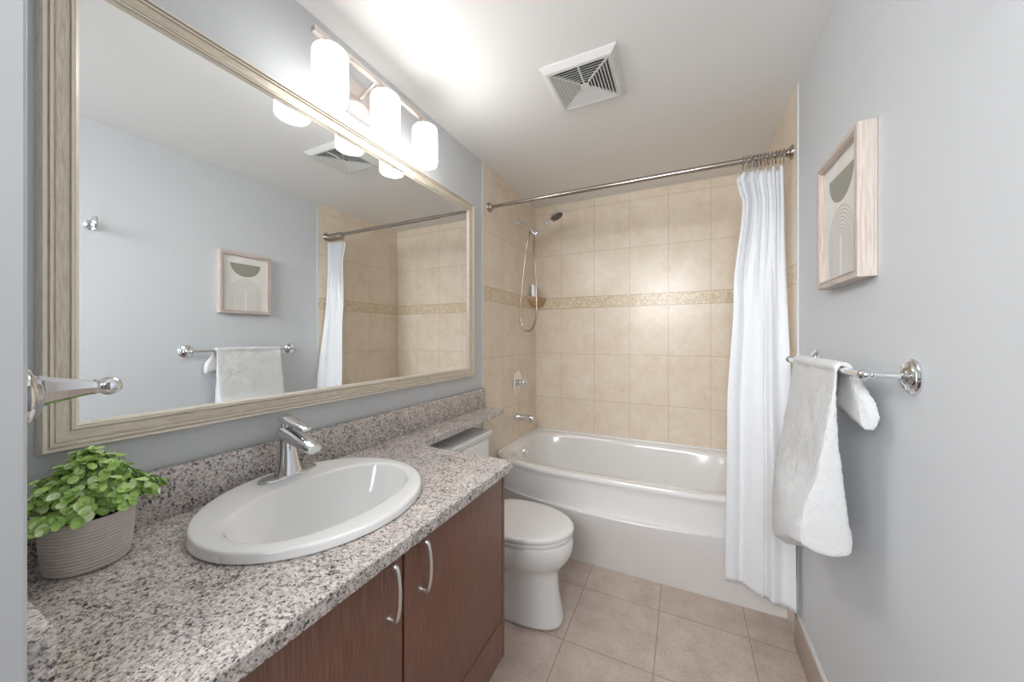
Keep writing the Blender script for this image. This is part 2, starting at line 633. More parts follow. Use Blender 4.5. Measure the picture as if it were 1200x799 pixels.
mod.limit_method = 'ANGLE'
mod.angle_limit = math.radians(60)
tag(ct, 'speckled grey granite counter with a narrow shelf running over the toilet tank', 'countertop')
bm = NB()
box(bm, 0.001, 0.025, NY + 0.002, SHY, CZ + 0.0004, CZ + 0.114, bev=0.0015)
tag(obj('backsplash', bm, M['granite']), 'long granite backsplash strip along the wall below the mirror', 'backsplash')
bm = NB()
box(bm, 0.026, 0.487, NY + 0.0005, NY + 0.0205, CZ + 0.0004, CZ + 0.102, bev=0.0015)
tag(obj('side_splash', bm, M['granite']), 'short granite side splash at the near left end of the counter', 'backsplash')
bm = NB()
box(bm, 0.0065, 0.022, 1.835, 1.850, CZ - TH - 0.035, CZ - TH - 0.0005, bev=0.001)
tag(obj('shelf_bracket', bm, M['white_trim']), 'small bracket under the far end of the granite shelf', 'bracket')

# ------------------------------------------------------------------ sink
t = thing('drop_in_sink', 'oval white drop-in sink set into the granite counter', 'sink', (SC[0], SC[1], CZ))


def egg(cx, cy, ax, ay, z, tilt=0.0, back=None, n=72, e=2.0):
    r = []
    for i in range(n):
        a = 2 * PI * i / n
        c, s = math.cos(a), math.sin(a)
        k = (abs(c) ** e + abs(s) ** e) ** (-1 / e)
        axx = ax if c >= 0 or back is None else back
        x = cx + axx * c * k
        r.append((x, cy + ay * s * k, z + tilt * (SC[0] - x)))
    return r


TI = 0.030
bm = NB()
cx, cy = SC
bx, by = cx + 0.024, cy + 0.002
rings = [egg(cx, cy, 0.224, 0.252, CZ + 0.0005), egg(cx, cy, 0.231, 0.2595, CZ + 0.0008), egg(cx, cy, 0.233, 0.2615, CZ + 0.003), egg(cx, cy, 0.2325, 0.261, CZ + 0.0055, TI * .2), egg(cx, cy, 0.2312, 0.2597, CZ + 0.0190, TI * .9), egg(cx, cy, 0.2306, 0.2591, CZ + 0.0218, TI),
         egg(cx, cy, 0.2288, 0.2573, CZ + 0.0242, TI), egg(cx, cy, 0.2255, 0.254, CZ + 0.0254, TI), egg(cx, cy, 0.217, 0.245, CZ + 0.0258, TI),
         egg(cx + 0.005, cy, 0.20, 0.232, CZ + 0.0258, TI, 0.190), egg(bx, by, 0.147, 0.224, CZ + 0.0252, TI, 0.134, e=2.25), egg(bx, by, 0.143, 0.220, CZ + 0.0232, TI, 0.130, e=2.25),
         egg(bx, by, 0.139, 0.2155, CZ + 0.013, TI * .8, 0.126, e=2.25), egg(bx, by, 0.133, 0.208, CZ - 0.005, 0, 0.119, e=2.25), egg(cx + 0.022, by, 0.121, 0.190, CZ - 0.042, 0, 0.105, e=2.2),
         egg(cx + 0.018, by, 0.102, 0.160, CZ - 0.085, 0, 0.090), egg(cx + 0.014, by, 0.075, 0.115, CZ - 0.115, 0, 0.068),
         egg(cx + 0.012, by, 0.042, 0.060, CZ - 0.1275, 0, 0.04), egg(cx + 0.012, by, 0.021, 0.021, CZ - 0.130)]
loft(bm, rings, True, False, True)
o = obj('basin', bm, M['porcelain'], t, angle=60)
mod = o.modifiers.new('soft', 'SUBSURF')
mod.levels = mod.render_levels = 1
bm = NB()
lathe(bm, (cx + 0.012, cy + 0.002, CZ - 0.1298), (0, 0, 1), [(0, 0.020), (0.002, 0.0205), (0.003, 0.018), (0.0025, 0.012), (0.006, 0.010), (0.007, 0.002)], 32)
obj('drain', bm, M['chrome'], t)

# ------------------------------------------------------------------ faucet
FXc, FYc = 0.094, 0.626
FB = CZ + 0.0264 + TI * (SC[0] - FXc)
t = thing('faucet', 'chrome single lever faucet on the back rim of the white sink', 'faucet', (FXc, FYc, FB))


def ell_plate(cx, cy, ax, ay, z):
    return [(cx + ax * math.cos(2 * PI * i / 48), cy + ay * math.sin(2 * PI * i / 48), z - TI * ax * math.cos(2 * PI * i / 48)) for i in range(48)]


bm = NB()
loft(bm, [ell_plate(FXc, FYc, 0.029, 0.080, FB), ell_plate(FXc, FYc, 0.030, 0.081, FB + 0.002), ell_plate(FXc, FYc, 0.029, 0.080, FB + 0.005),
          ell_plate(FXc, FYc, 0.025, 0.076, FB + 0.0065)])
obj('base_plate', bm, M['chrome'], t)
bm = NB()
prof = [(0, 0.0285, 0.0355), (0.006, 0.0282, 0.0350), (0.03, 0.0260, 0.0300), (0.06, 0.0235, 0.0255), (0.085, 0.0225, 0.0240), (0.105, 0.0225, 0.0235), (0.122, 0.0220, 0.0225), (0.130, 0.019, 0.019), (0.134, 0.012, 0.012)]
loft(bm, [[(FXc - h * 0.10 + rx * math.cos(2 * PI * i / 36), FYc + ry * math.sin(2 * PI * i / 36), FB + 0.005 + h) for i in range(36)] for h, rx, ry in prof])
obj('body', bm, M['chrome'], t)


def spar(bm, pts, hw, hh, e=3.2, n=28):
    """rounded bar along pts in the x-z plane; half widths (y) and heights per point"""
    pts = [Vector(p) for p in pts]
    rings = []
    for i, p in enumerate(pts):
        tg = (pts[min(i + 1, len(pts) - 1)] - pts[max(i - 1, 0)]).normalized()
        up = Vector((-tg.z, 0, tg.x))
        r = []
        for k in range(n):
            a = 2 * PI * k / n
            c, s = math.cos(a), math.sin(a)
            q = (abs(c) ** e + abs(s) ** e) ** (-1 / e)
            r.append(p + Vector((0, 1, 0)) * (hw[i] * c * q) + up * (hh[i] * s * q))
        rings.append(r)
    loft(bm, rings)


ZT = FB + 0.112
bm = NB()
spar(bm, [(FXc - 0.028, FYc, ZT + 0.008), (FXc - 0.02, FYc, ZT + 0.006), (FXc + 0.028, FYc, ZT - 0.003), (FXc + 0.075, FYc, ZT - 0.016), (FXc + 0.107, FYc, ZT - 0.026), (FXc + 0.112, FYc, ZT - 0.0275)],
     [0.016, 0.0225, 0.0235, 0.0220, 0.0205, 0.018], [0.013, 0.0205, 0.0185, 0.0145, 0.0115, 0.009])
lathe(bm, (FXc + 0.096, FYc, ZT - 0.028), (-0.2, 0, -1), [(0, 0.0115), (0.010, 0.0115), (0.011, 0.009)], 24)
obj('spout', bm, M['chrome'], t)
bm = NB()
lathe(bm, (FXc - 0.014, FYc, ZT + 0.014), (0.05, 0, 1), [(0, 0.0195), (0.012, 0.0195), (0.026, 0.017), (0.030, 0.010)], 32)
spar(bm, [(FXc - 0.030, FYc, ZT + 0.046), (FXc - 0.024, FYc, ZT + 0.0455), (FXc + 0.01, FYc, ZT + 0.040), (FXc + 0.05, FYc, ZT + 0.030), (FXc + 0.074, FYc, ZT + 0.023), (FXc + 0.078, FYc, ZT + 0.022)],
     [0.012, 0.0170, 0.0175, 0.0160, 0.0145, 0.012], [0.007, 0.0105, 0.0095, 0.0075, 0.0060, 0.0045])
hd = obj('lever', bm, M['chrome'], t)
bm = NB()
lathe(bm, (FXc + 0.0035, FYc - 0.003, ZT + 0.0265), (1, 0, 0.1), [(0, 0.0035), (0.0025, 0.003)], 12)
o = obj('hot_mark', bm, M['red'], hd)
o['label'] = 'small red hot mark'
bm = NB()
lathe(bm, (FXc + 0.0035, FYc + 0.005, ZT + 0.0265), (1, 0, 0.1), [(0, 0.003), (0.0025, 0.0025)], 12)
o = obj('cold_mark', bm, M['blue'], hd)
o['label'] = 'small blue cold mark'

# ------------------------------------------------------------------ vanity light
LX, LZ = 0.105, 2.198
t = thing('vanity_light', 'satin nickel bar light with three glowing white glass shades above the mirror', 'light', (0.0, 0.97, 2.09))
bm = NB()
box(bm, 0.001, 0.022, 0.885, 1.055, 2.092, 2.215, bev=0.003)
obj('back_plate', bm, M['nickel'], t)
bm = NB()
box(bm, LX - 0.009, LX + 0.009, 0.690, 1.265, LZ - 0.009, LZ + 0.009, bev=0.0015)
obj('bar', bm, M['nickel'], t)
for y in (0.935, 1.005):
    bm = NB()
    tube(bm, [(0.021, y, 2.165), (LX - 0.004, y, LZ - 0.002)], 0.006, 14)
    obj('arm', bm, M['nickel'], t)
for y in (0.748, 0.974, 1.196):
    bm = NB()
    lathe(bm, (LX, y, LZ - 0.009), (0, 0, -1), [(0, 0.016), (0.006, 0.017), (0.010, 0.024), (0.0135, 0.025)], 28)
    cp = obj('fitter', bm, M['nickel'], t)
    bm = NB()
    lathe(bm, (LX, y, LZ - 0.023), (0, 0, -1), [(0, 0.020), (0.001, 0.036), (0.004, 0.044), (0.010, 0.0495), (0.018, 0.052), (0.10, 0.052), (0.152, 0.052), (0.159, 0.0505), (0.162, 0.047),
                                               (0.159, 0.046), (0.15, 0.0475), (0.02, 0.047), (0.006, 0.03), (0.005, 0.012)], 48)
    o = obj('lamp_shade', bm, M['shade_bright' if y > 1.1 else 'shade'], t)
    o['label'] = 'glowing white opal glass shade'

# ------------------------------------------------------------------ ceiling vent
VX, VY, VZ = 0.728, 1.449, H
t = thing('ceiling_vent', 'square white four-way louvred exhaust vent on the ceiling', 'vent', (VX, VY, VZ - 0.03))


def sq(h, z):
    return [(VX - h, VY - h, z), (VX + h, VY - h, z), (VX + h, VY + h, z), (VX - h, VY + h, z)]


bm = NB()
loft(bm, [sq(0.147, VZ - 0.0005), sq(0.147, VZ - 0.005), sq(0.128, VZ - 0.0205), sq(0.119, VZ - 0.022), sq(0.1165, VZ - 0.021), sq(0.1165, VZ - 0.0005)], True, False, False)
obj('cover', bm, M['plastic'], t, smooth=False)
bm = NB()
n = 8
for k in range(n):
    a = 0.1155 - k * 0.0122
    loft(bm, [sq(a, VZ - 0.0205), sq(a - 0.0016, VZ - 0.0211), sq(a - 0.0096, VZ - 0.0120), sq(a - 0.0086, VZ - 0.0110), sq(a, VZ - 0.0205)], True, False, False)
c = 0.1155 - n * 0.0122
loft(bm, [sq(c, VZ - 0.0205), sq(c, VZ - 0.0211), sq(c - 0.001, VZ - 0.0215)])
for sx, sy in ((1, 1), (1, -1), (-1, 1), (-1, -1)):
    d = Vector((sx, sy, 0)).normalized()
    p = Vector((-sy, sx, 0)).normalized() * 0.0014
    a, b = Vector((VX, VY, 0)) + d * (c * 1.38), Vector((VX, VY, 0)) + d * 0.160
    loft(bm, [[(q.x, q.y, VZ - 0.0210), (r.x, r.y, VZ - 0.0210), (r.x, r.y, VZ - 0.0105), (q.x, q.y, VZ - 0.0105)] for q, r in ((a - p, a + p), (b - p, b + p))])
box(bm, VX - 0.0025, VX + 0.0025, VY - 0.115, VY - c, VZ - 0.0213, VZ - 0.0125)
obj('louvres', bm, M['plastic'], t, smooth=False)
bm = NB()
box(bm, VX - 0.116, VX + 0.116, VY - 0.116, VY + 0.116, VZ - 0.006, VZ - 0.001)
obj('duct_opening', bm, M['dark'], t, smooth=False)

# ------------------------------------------------------------------ bathtub
t = thing('bathtub', 'white bow front alcove bathtub between the tiled walls', 'bathtub', (W / 2, 2.35, 0))
X0, X1, RZ = 0.0065, W - 0.0055, 0.535
YR = YB - 0.0005


def bow(x, p, base, amt):
    s = abs((x - 0.745) / 0.765)
    return base - amt * (1 - min(1.0, s) ** p)


NXS = 72
xs = [X0 + (X1 - X0) * i / NXS for i in range(NXS + 1)]
bm = NB()
rows = []
for x in xs:
    yf = bow(x, 4.0, 2.050, 0.158)
    yl = bow(x, 2.3, 2.012, 0.142)
    yl = min(yl, yf + 0.002)
    up = max(yf, yl) + 0.012
    rows.append([(x, 2.002, 0.0), (x, 1.999 * 0.9 + 0.1 * yl, 0.04), (x, 1.999 * 0.25 + 0.75 * yl, 0.26), (x, yl + 0.002, 0.335), (x, yl, 0.343), (x, yl + 0.003, 0.348), (x, up - 0.002, 0.351), (x, up, 0.358),
                 (x, up, 0.47), (x, up - 0.003, 0.492), (x, yf + 0.004, 0.504), (x, yf, 0.512), (x, yf, 0.522), (x, yf + 0.004, 0.531), (x, yf + 0.012, RZ)])
loft(bm, rows, False, False, False)
ap = obj('apron', bm, M['acrylic'], t, angle=35)
# rim and basin: rings around the tub from the outer rim to the floor of the basin
NA = 120


def ring(ins_f, ins_b, ins_l, ins_r, z, e, outer=False):
    """superellipse ring in the tub footprint; the front follows the bow"""
    xa, xb = X0 + ins_l, X1 - ins_r
    r = []
    for i in range(NA):
        a = 2 * PI * i / NA
        c, s = math.cos(a), math.sin(a)
        q = (abs(c) ** e + abs(s) ** e) ** (-1 / e)
        u, v = c * q, s * q
        x = (xa + xb) / 2 + (xb - xa) / 2 * u
        f = bow(x, 4.0, 2.050, 0.158) + 0.012 + ins_f
        if not outer:
            f = f * 0.5 + 0.5 * (1.905 + ins_f)
        b = YR - ins_b
        y = (f + b) / 2 + (b - f) / 2 * v
        r.append((x, y, z))
    return r


bm = NB()
rings = [ring(0, 0, 0, 0, RZ, 60, True), ring(0.030, 0.032, 0.030, 0.05, RZ + 0.0005, 9), ring(0.050, 0.045, 0.055, 0.075, RZ - 0.001, 6.5), ring(0.058, 0.052, 0.064, 0.085, RZ - 0.008, 6),
         ring(0.064, 0.058, 0.072, 0.105, RZ - 0.03, 5.6), ring(0.075, 0.072, 0.082, 0.16, RZ - 0.12, 5), ring(0.092, 0.092, 0.098, 0.22, RZ - 0.25, 4.6), ring(0.105, 0.108, 0.112, 0.26, RZ - 0.34, 4.2),
         ring(0.135, 0.14, 0.15, 0.31, RZ - 0.385, 3.8), ring(0.19, 0.20, 0.24, 0.40, RZ - 0.400, 3.2), ring(0.30, 0.30, 0.5, 0.6, RZ - 0.405, 2.5)]
loft(bm, rings, True, False, True)
obj('basin', bm, M['acrylic'], t, angle=50)
bm = NB()
for d in ((X0, X1, YR - 0.013, YR, RZ - 0.004, RZ + 0.0135), (X0, X0 + 0.013, 2.035, YR, RZ - 0.004, RZ + 0.0135), (X1 - 0.013, X1, 2.035, YR, RZ - 0.004, RZ + 0.0135)):
    box(bm, *d, bev=0.005, seg=3)
obj('wall_flange', bm, M['acrylic'], t)
bm = NB()
lathe(bm, (0.078, 2.31, 0.470), (1, 0, 0.10), [(0, 0.036), (0.006, 0.036), (0.012, 0.032), (0.014, 0.02), (0.012, 0.008), (0.016, 0.006), (0.017, 0.001)], 32)
o = obj('overflow_plate', bm, M['chrome'], t)
o['label'] = 'round chrome overflow plate'

# ------------------------------------------------------------------ tub fittings
t = thing('tub_valve', 'round chrome shower valve with a knob handle on the left tiled wall', 'valve', (0.006, 2.335, 0.955))
VYY = 2.335
bm = NB()
lathe(bm, (0.0062, VYY, 0.955), (1, 0, 0), [(0, 0.086), (0.004, 0.086), (0.009, 0.080), (0.011, 0.068), (0.014, 0.060), (0.017, 0.040), (0.022, 0.030)], 48)
obj('escutcheon', bm, M['chrome'], t)
bm = NB()
lathe(bm, (0.027, VYY, 0.955), (1, 0, 0), [(0, 0.022), (0.02, 0.020), (0.026, 0.026), (0.034, 0.028), (0.044, 0.024), (0.054, 0.014), (0.057, 0.004)], 32)
for k in range(4):
    a = PI / 4 + k * PI / 2
    ball(bm, (0.060, VYY + 0.030 * math.cos(a), 0.955 + 0.030 * math.sin(a)), 0.011, 14)
obj('handle', bm, M['chrome'], t)
t = thing('tub_spout', 'chrome tub spout sticking out of the left tiled wall above the tub', 'spout', (0.006, 2.335, 0.705))
bm = NB()
lathe(bm, (0.0062, 2.335, 0.705), (1, 0, 0), [(0, 0.026), (0.008, 0.027), (0.012, 0.024), (0.05, 0.0235), (0.10, 0.0215), (0.125, 0.020), (0.130, 0.017)], 32)
lathe(bm, (0.112, 2.335, 0.695), (0, 0, -1), [(0, 0.014), (0.014, 0.014), (0.015, 0.012)], 24)
obj('body', bm, M['chrome'], t)
bm = NB()
lathe(bm, (0.1302, 2.335, 0.705), (1, 0, 0), [(0, 0.012), (0.0015, 0.0115)], 24)
o = obj('outlet', bm, M['black'], t)
o['label'] = 'dark round outlet of the spout'

t = thing('hand_shower', 'chrome hand shower on a bent arm with a looping hose on the left tiled wall', 'shower', (0.006, 2.36, 2.11))
SY = 2.36
bm = NB()
lathe(bm, (0.0062, SY, 2.112), (1, 0, 0), [(0, 0.030), (0.004, 0.030), (0.010, 0.022), (0.018, 0.014)], 32)
obj('wall_flange', bm, M['chrome'], t)
bm = NB()
tube(bm, smooth_path([(0.012, SY, 2.112), (0.045, SY, 2.114), (0.075, SY, 2.095), (0.100, SY, 2.058), (0.112, SY, 2.040)], 8), 0.0095, 16)
obj('shower_arm', bm, M['chrome'], t)
bm = NB()
lathe(bm, (0.098, SY, 2.062), (0.6, 0, -0.8), [(0, 0.013), (0.006, 0.0165), (0.026, 0.0165), (0.034, 0.014), (0.050, 0.0145), (0.056, 0.011)], 24)
lathe(bm, (0.120, SY, 2.004), (0.84, 0, 0.54), [(0, 0.013), (0.008, 0.0155), (0.034, 0.017), (0.038, 0.015)], 24)
obj('holder', bm, M['chrome'], t)
bm = NB()
hp = [(0.122, SY, 2.006), (0.16, SY, 2.035), (0.21, SY, 2.072), (0.245, SY, 2.100), (0.262, SY, 2.112)]
tube(bm, smooth_path(hp, 8), [0.0095 + 0.006 * (i / 32) ** 1.5 for i in range(33)], 18)
FN = Vector((0.50, -0.05, -1)).normalized()
HC = Vector((0.296, SY, 2.124))
lathe(bm, HC - FN * 0.024, FN, [(0, 0.012), (0.004, 0.030), (0.010, 0.043), (0.018, 0.049), (0.026, 0.050), (0.030, 0.047)], 40)
hs = obj('handset', bm, M['chrome'], t)
bm = NB()
lathe(bm, HC + FN * 0.0058, FN, [(0, 0.045), (0.002, 0.044), (0.003, 0.03), (0.004, 0.002)], 40)
o = obj('spray_face', bm, M['spray'], hs)
o['label'] = 'dark grey spray face'
bm = NB()
HY = SY - 0.02
tube(bm, smooth_path([(0.104, SY, 2.052), (0.098, HY, 2.010), (0.075, HY, 1.90), (0.052, HY, 1.72), (0.033, HY, 1.52), (0.030, HY, 1.43), (0.048, HY, 1.355), (0.088, HY, 1.325), (0.128, HY, 1.35),
                      (0.153, HY, 1.43), (0.156, HY, 1.54), (0.149, HY, 1.74), (0.138, HY, 1.90), (0.131, SY - 0.005, 1.985), (0.126, SY, 2.006)], 10), 0.0058, 12)
obj('hose', bm, M['rod'], t)

# corner shelf and the little white cup on it
bm = NB()
N = 20
lo = [(0.0065, YB - 0.0005)]
R = 0.115
rim = [(0.0065 + 0.085 * math.sin(PI / 2 * i / N), YB - 0.0005 - 0.175 * math.cos(PI / 2 * i / N)) for i in range(N + 1)]


def quarter(k, z):
    c0 = Vector((0.0065, YB - 0.0005))
    return [(c0.x, c0.y, z)] + [(c0.x + (x - c0.x) * k, c0.y + (y - c0.y) * k, z) for x, y in rim]


loft(bm, [quarter(0.35, 1.522), quarter(0.72, 1.535), quarter(0.94, 1.560), quarter(1.0, 1.585), quarter(0.99, 1.597), quarter(0.9, 1.598), quarter(0.86, 1.592), quarter(0.5, 1.590)])
tag(obj('corner_soap_shelf', bm, M['dish']), 'small brown ceramic corner soap shelf on the tile border', 'soap dish')
bm = NB()
sc = Vector((0.036, 2.585))
nn = 40
rr = []
for (k, z, top) in ((0.7, 1.5925, 0), (0.98, 1.596, 0), (1.0, 1.63, 0), (1.05, 1.69, 1), (0.95, 1.69, 1), (0.88, 1.63, 0), (0.8, 1.604, 0)):
    r = []
    for i in range(nn):
        a = 2 * PI * i / nn
        d = 0.030 * max(0, math.cos(a * 2 + 0.9)) if top else 0
        r.append((sc.x + 0.024 * k * math.cos(a), sc.y + 0.036 * k * math.sin(a), z - d))
    rr.append(r)
loft(bm, rr)
tag(obj('soap_cup', bm, M['porcelain']), 'small white cup with a dipped rim on the brown corner soap shelf', 'cup')

# ------------------------------------------------------------------ shower rod, rings and curtain
RY, RODZ = 1.923, 2.087
t = thing('shower_rod', 'straight chrome shower curtain rod spanning the tub alcove', 'rod', (0.006, RY, RODZ))
bm = NB()
tube(bm, [(0.010, RY, RODZ), (0.42, RY, RODZ)], 0.0100, 20)
tube(bm, [(0.40, RY, RODZ), (0.402, RY, RODZ), (W - 0.009, RY, RODZ)], [0.0105, 0.0128, 0.0128], 20)
obj('tube', bm, M['rod'], t)
for x, d in ((0.0062, 1), (W - 0.0052, -1)):
    bm = NB()
    lathe(bm, (x, RY, RODZ), (d, 0, 0), [(0, 0.031), (0.004, 0.031), (0.010, 0.026), (0.014, 0.018), (0.022, 0.016), (0.024, 0.0135)], 32)
    obj('end_flange', bm, M['rod'], t)

# curtain: gathered sheet
NU, NV = 150, 90
CTOP, CBOT = 2.040, 0.185


def lerp(a, b, k):
    return a + (b - a) * k


def smoothstep(a, b, x):
    k = max(0.0, min(1.0, (x - a) / (b - a)))
    return k * k * (3 - 2 * k)


def curtain_pt(u, v):
    """u 0 left .. 1 right, v 0 top .. 1 bottom"""
    left = 1.318
    for (v0, a), (v1, b) in zip(LEFT, LEFT[1:]):
        if v0 <= v <= v1:
            left = lerp(a, b, smoothstep(v0, v1, v))
    right = lerp(1.490, 1.506, v)
    k = smoothstep(0.0, 0.42, v)
    # pleats fade from many small ones at the rings into a few broad folds
    top = 0.017 * math.sin(2 * PI * 6.0 * u + 0.6) + 0.007 * math.sin(2 * PI * 11 * u)
    low = 0.020 * math.sin(2 * PI * 1.55 * u - 1.3 + 0.4 * v) + 0.007 * math.sin(2 * PI * 3.7 * u + 2.1 - 0.7 * v) + 0.034 * math.exp(-((u - 0.62) / 0.045) ** 2)
    fold = lerp(top, low, k)
    y = lerp(RY, lerp(1.868, 1.792, smoothstep(0.1, 1, u)), smoothstep(0.02, 0.8, v)) + fold * lerp(1, 0.8, v)
    xs = u + 0.028 * math.sin(2 * PI * 6 * u + 0.3) * (1 - k) + 0.018 * math.sin(2 * PI * 2.9 * u - 0.9) * k * math.sin(PI * min(1, max(0, u)))
    x = lerp(left, right, xs)
    droop = 0.010 * abs(math.sin(PI * 5.5 * u)) * (1 - smoothstep(0, 0.05, v))
    z = lerp(CTOP, CBOT - 0.022 * u, v) - droop
    return Vector((min(x, 1.509), y, z))


LEFT = [(0.0, 1.322), (0.018, 1.312), (0.04, 1.322), (0.075, 1.336), (0.30, 1.298), (0.6, 1.270), (1.0, 1.262)]
bm = NB()
g = [[bm.verts.new(curtain_pt(i / NU, j / NV)) for i in range(NU + 1)] for j in range(NV + 1)]
for j in range(NV):
    for i in range(NU):
        bm.faces.new((g[j][i], g[j][i + 1], g[j + 1][i + 1], g[j + 1][i]))
cu = obj('shower_curtain', bm, M['curtain'], angle=180)
mod = cu.modifiers.new('cloth', 'SOLIDIFY')
mod.thickness = 0.0016
mod.offset = 0
tag(cu, 'white fabric shower curtain gathered at the right end of the rod', 'curtain')
# rings on the rod
bm = NB()
rp = [Vector((0, 0.0215 * math.cos(a), -0.0105 + 0.0265 * math.sin(a))) for a in [2 * PI * i / 24 for i in range(24)]]
n = len(rp)
rings = []
for i, p in enumerate(rp):
    tg = (rp[(i + 1) % n] - rp[i - 1]).normalized()
    nx = Vector((1, 0, 0))
    ny = tg.cross(nx)
    rings.append([p + (nx * math.cos(2 * PI * j / 8) + ny * math.sin(2 * PI * j / 8)) * 0.0019 for j in range(8)])
loft(bm, rings + [rings[0]], True, False, False)
for k in range(5):
    a = PI * (0.18 + 0.16 * k)
    ball(bm, (0, 0.0215 * math.cos(a), -0.0105 + 0.0265 * math.sin(a)), 0.0036, 8)
bmesh.ops.remove_doubles(bm, verts=bm.verts[:], dist=1e-5)
ring0 = obj('curtain_ring', bm, M['rod'])
NR = 12
for k in range(NR):
    o = ring0 if k == 0 else ring0.copy()
    if k:
        C.objects.link(o)
    o.location = (1.338 + k * 0.0137, RY, RODZ)
    o.rotation_euler = (0, 0, random.uniform(-0.22, 0.22))
    tag(o, 'small beaded chrome curtain ring bunched at the right end of the rod', 'curtain ring', 'rings holding the gathered shower curtain')

# ------------------------------------------------------------------ toilet
TY = 1.530
t = thing('toilet', 'white toilet with a closed lid between the vanity and the tub', 'toilet', (0.35, TY, 0))


def oval(xb, xf, hw, z, e=2.2, n=56, fe=2.0):
    """outline from the back xb to the front xf; blunt at the back, round at the front"""
    xm = xb + (xf - xb) * 0.45
    r = []
    for i in range(n):
        a = 2 * PI * i / n
        c, s = math.cos(a), math.sin(a)
        ee = fe if c >= 0 else e
        q = (abs(c) ** ee + abs(s) ** ee) ** (-1 / ee)
        x = xm + (xf - xm if c >= 0 else xm - xb) * c * q
        r.append((x, TY + hw * s * q, z))
    return r


bm = NB()
loft(bm, [oval(0.10, 0.605, 0.100, 0.0, 4, fe=2.8), oval(0.10, 0.608, 0.103, 0.006, 4, fe=2.8), oval(0.10, 0.605, 0.101, 0.03, 4, fe=2.8), oval(0.11, 0.588, 0.096, 0.10, 4, fe=2.6), oval(0.12, 0.580, 0.096, 0.18, 3.5, fe=2.5),
          oval(0.12, 0.582, 0.102, 0.225, 3.5, fe=2.4), oval(0.12, 0.594, 0.122, 0.246, 3.2), oval(0.12, 0.622, 0.150, 0.275, 3), oval(0.12, 0.643, 0.168, 0.312, 3), oval(0.12, 0.652, 0.175, 0.35, 3),
          oval(0.12, 0.648, 0.175, 0.376, 3), oval(0.12, 0.640, 0.169, 0.388, 3), oval(0.14, 0.59, 0.13, 0.389, 3)])
o = obj('bowl', bm, M['porcelain'], t, angle=70)
mod = o.modifiers.new('soft', 'SUBSURF')
mod.levels = mod.render_levels = 1
bm = NB()
loft(bm, [oval(0.24, 0.620, 0.152, 0.3895, 3), oval(0.232, 0.630, 0.160, 0.3915, 3), oval(0.222, 0.645, 0.173, 0.394, 3), oval(0.221, 0.647, 0.174, 0.402, 3), oval(0.224, 0.643, 0.171, 0.4085, 3), oval(0.25, 0.61, 0.145, 0.409, 3)])
obj('seat', bm, M['porcelain'], t, angle=50)
bm = NB()
loft(bm, [oval(0.235, 0.622, 0.152, 0.4095, 3), oval(0.222, 0.636, 0.164, 0.4120, 3), oval(0.209, 0.651, 0.177, 0.4145, 3), oval(0.208, 0.653, 0.178, 0.423, 3), oval(0.211, 0.649, 0.175, 0.4305, 3), oval(0.219, 0.638, 0.165, 0.4345, 3), oval(0.235, 0.615, 0.145, 0.4358, 2.8),
          oval(0.29, 0.55, 0.10, 0.4372, 2.4), oval(0.37, 0.48, 0.04, 0.4378, 2.2)])
obj('lid', bm, M['porcelain'], t, angle=50)
bm = NB()
box(bm, 0.022, 0.132, TY - 0.178, TY + 0.178, 0.36, 0.734, bev=0.018, seg=4)
box(bm, 0.06, 0.20, TY - 0.09, TY + 0.09, 0.24, 0.385, bev=0.02, seg=3)
obj('tank', bm, M['porcelain'], t)
bm = NB()
box(bm, 0.017, 0.137, TY - 0.184, TY + 0.184, 0.735, 0.753, bev=0.006, seg=3)
box(bm, 0.014, 0.143, TY - 0.190, TY + 0.190, 0.749, 0.773, bev=0.009, seg=4)
obj('tank_lid', bm, M['porcelain'], t)

# ------------------------------------------------------------------ potted plant
PX, PY = 0.100, 0.252
t = thing('potted_plant', 'leafy green plant in a ribbed grey pot at the near end of the counter', 'plant', (PX, PY, CZ))
bm = NB()
prof = [(0.0, 0.048), (0.002, 0.052)]
nr = 15
for k in range(nr):
    z0 = 0.004 + k * 0.00576
    rb = 0.0525 + 0.0055 * (k / nr) + 0.002 * math.sin(PI * k / nr)
    prof += [(z0, rb), (z0 + 0.0014, rb + 0.0010), (z0 + 0.0028, rb + 0.0013), (z0 + 0.0042, rb + 0.0010), (z0 + 0.0056, rb - 0.0001)]
prof += [(0.0925, 0.0580), (0.094, 0.0570), (0.0935, 0.0545), (0.085, 0.053), (0.080, 0.052)]
lathe(bm, (PX, PY, CZ + 0.0004), (0, 0, 1), prof, 64)
obj('pot', bm, M['pot'], t, angle=60)
bm = NB()
lathe(bm, (PX, PY, CZ + 0.079), (0, 0, 1), [(0, 0.0525), (0.004, 0.052), (0.010, 0.03), (0.012, 0.002)], 32)
obj('soil', bm, M['soil'], t)
rs = random.Random(11)
lm, sm = NB(), NB()


def leaf(bm, p, nrm, size, up):
    x, y, d = basis(nrm)
    a0 = rs.uniform(0, 2 * PI)
    xx = x * math.cos(a0) + y * math.sin(a0)
    yy = d.cross(xx)
    c = bm.verts.new(p - d * size * 0.16)
    mid, edge = [], []
    for i in range(10):
        a = 2 * PI * i / 10
        e = xx * math.cos(a) + yy * math.sin(a) * 0.88
        mid.append(bm.verts.new(p + e * size * 0.55 - d * size * 0.06))
        edge.append(bm.verts.new(p + e * size + d * size * (0.10 + 0.08 * math.sin(2 * a + a0))))
    for i in range(10):
        j = (i + 1) % 10
        bm.faces.new((c, mid[i], mid[j]))
        bm.faces.new((mid[i], edge[i], edge[j], mid[j]))


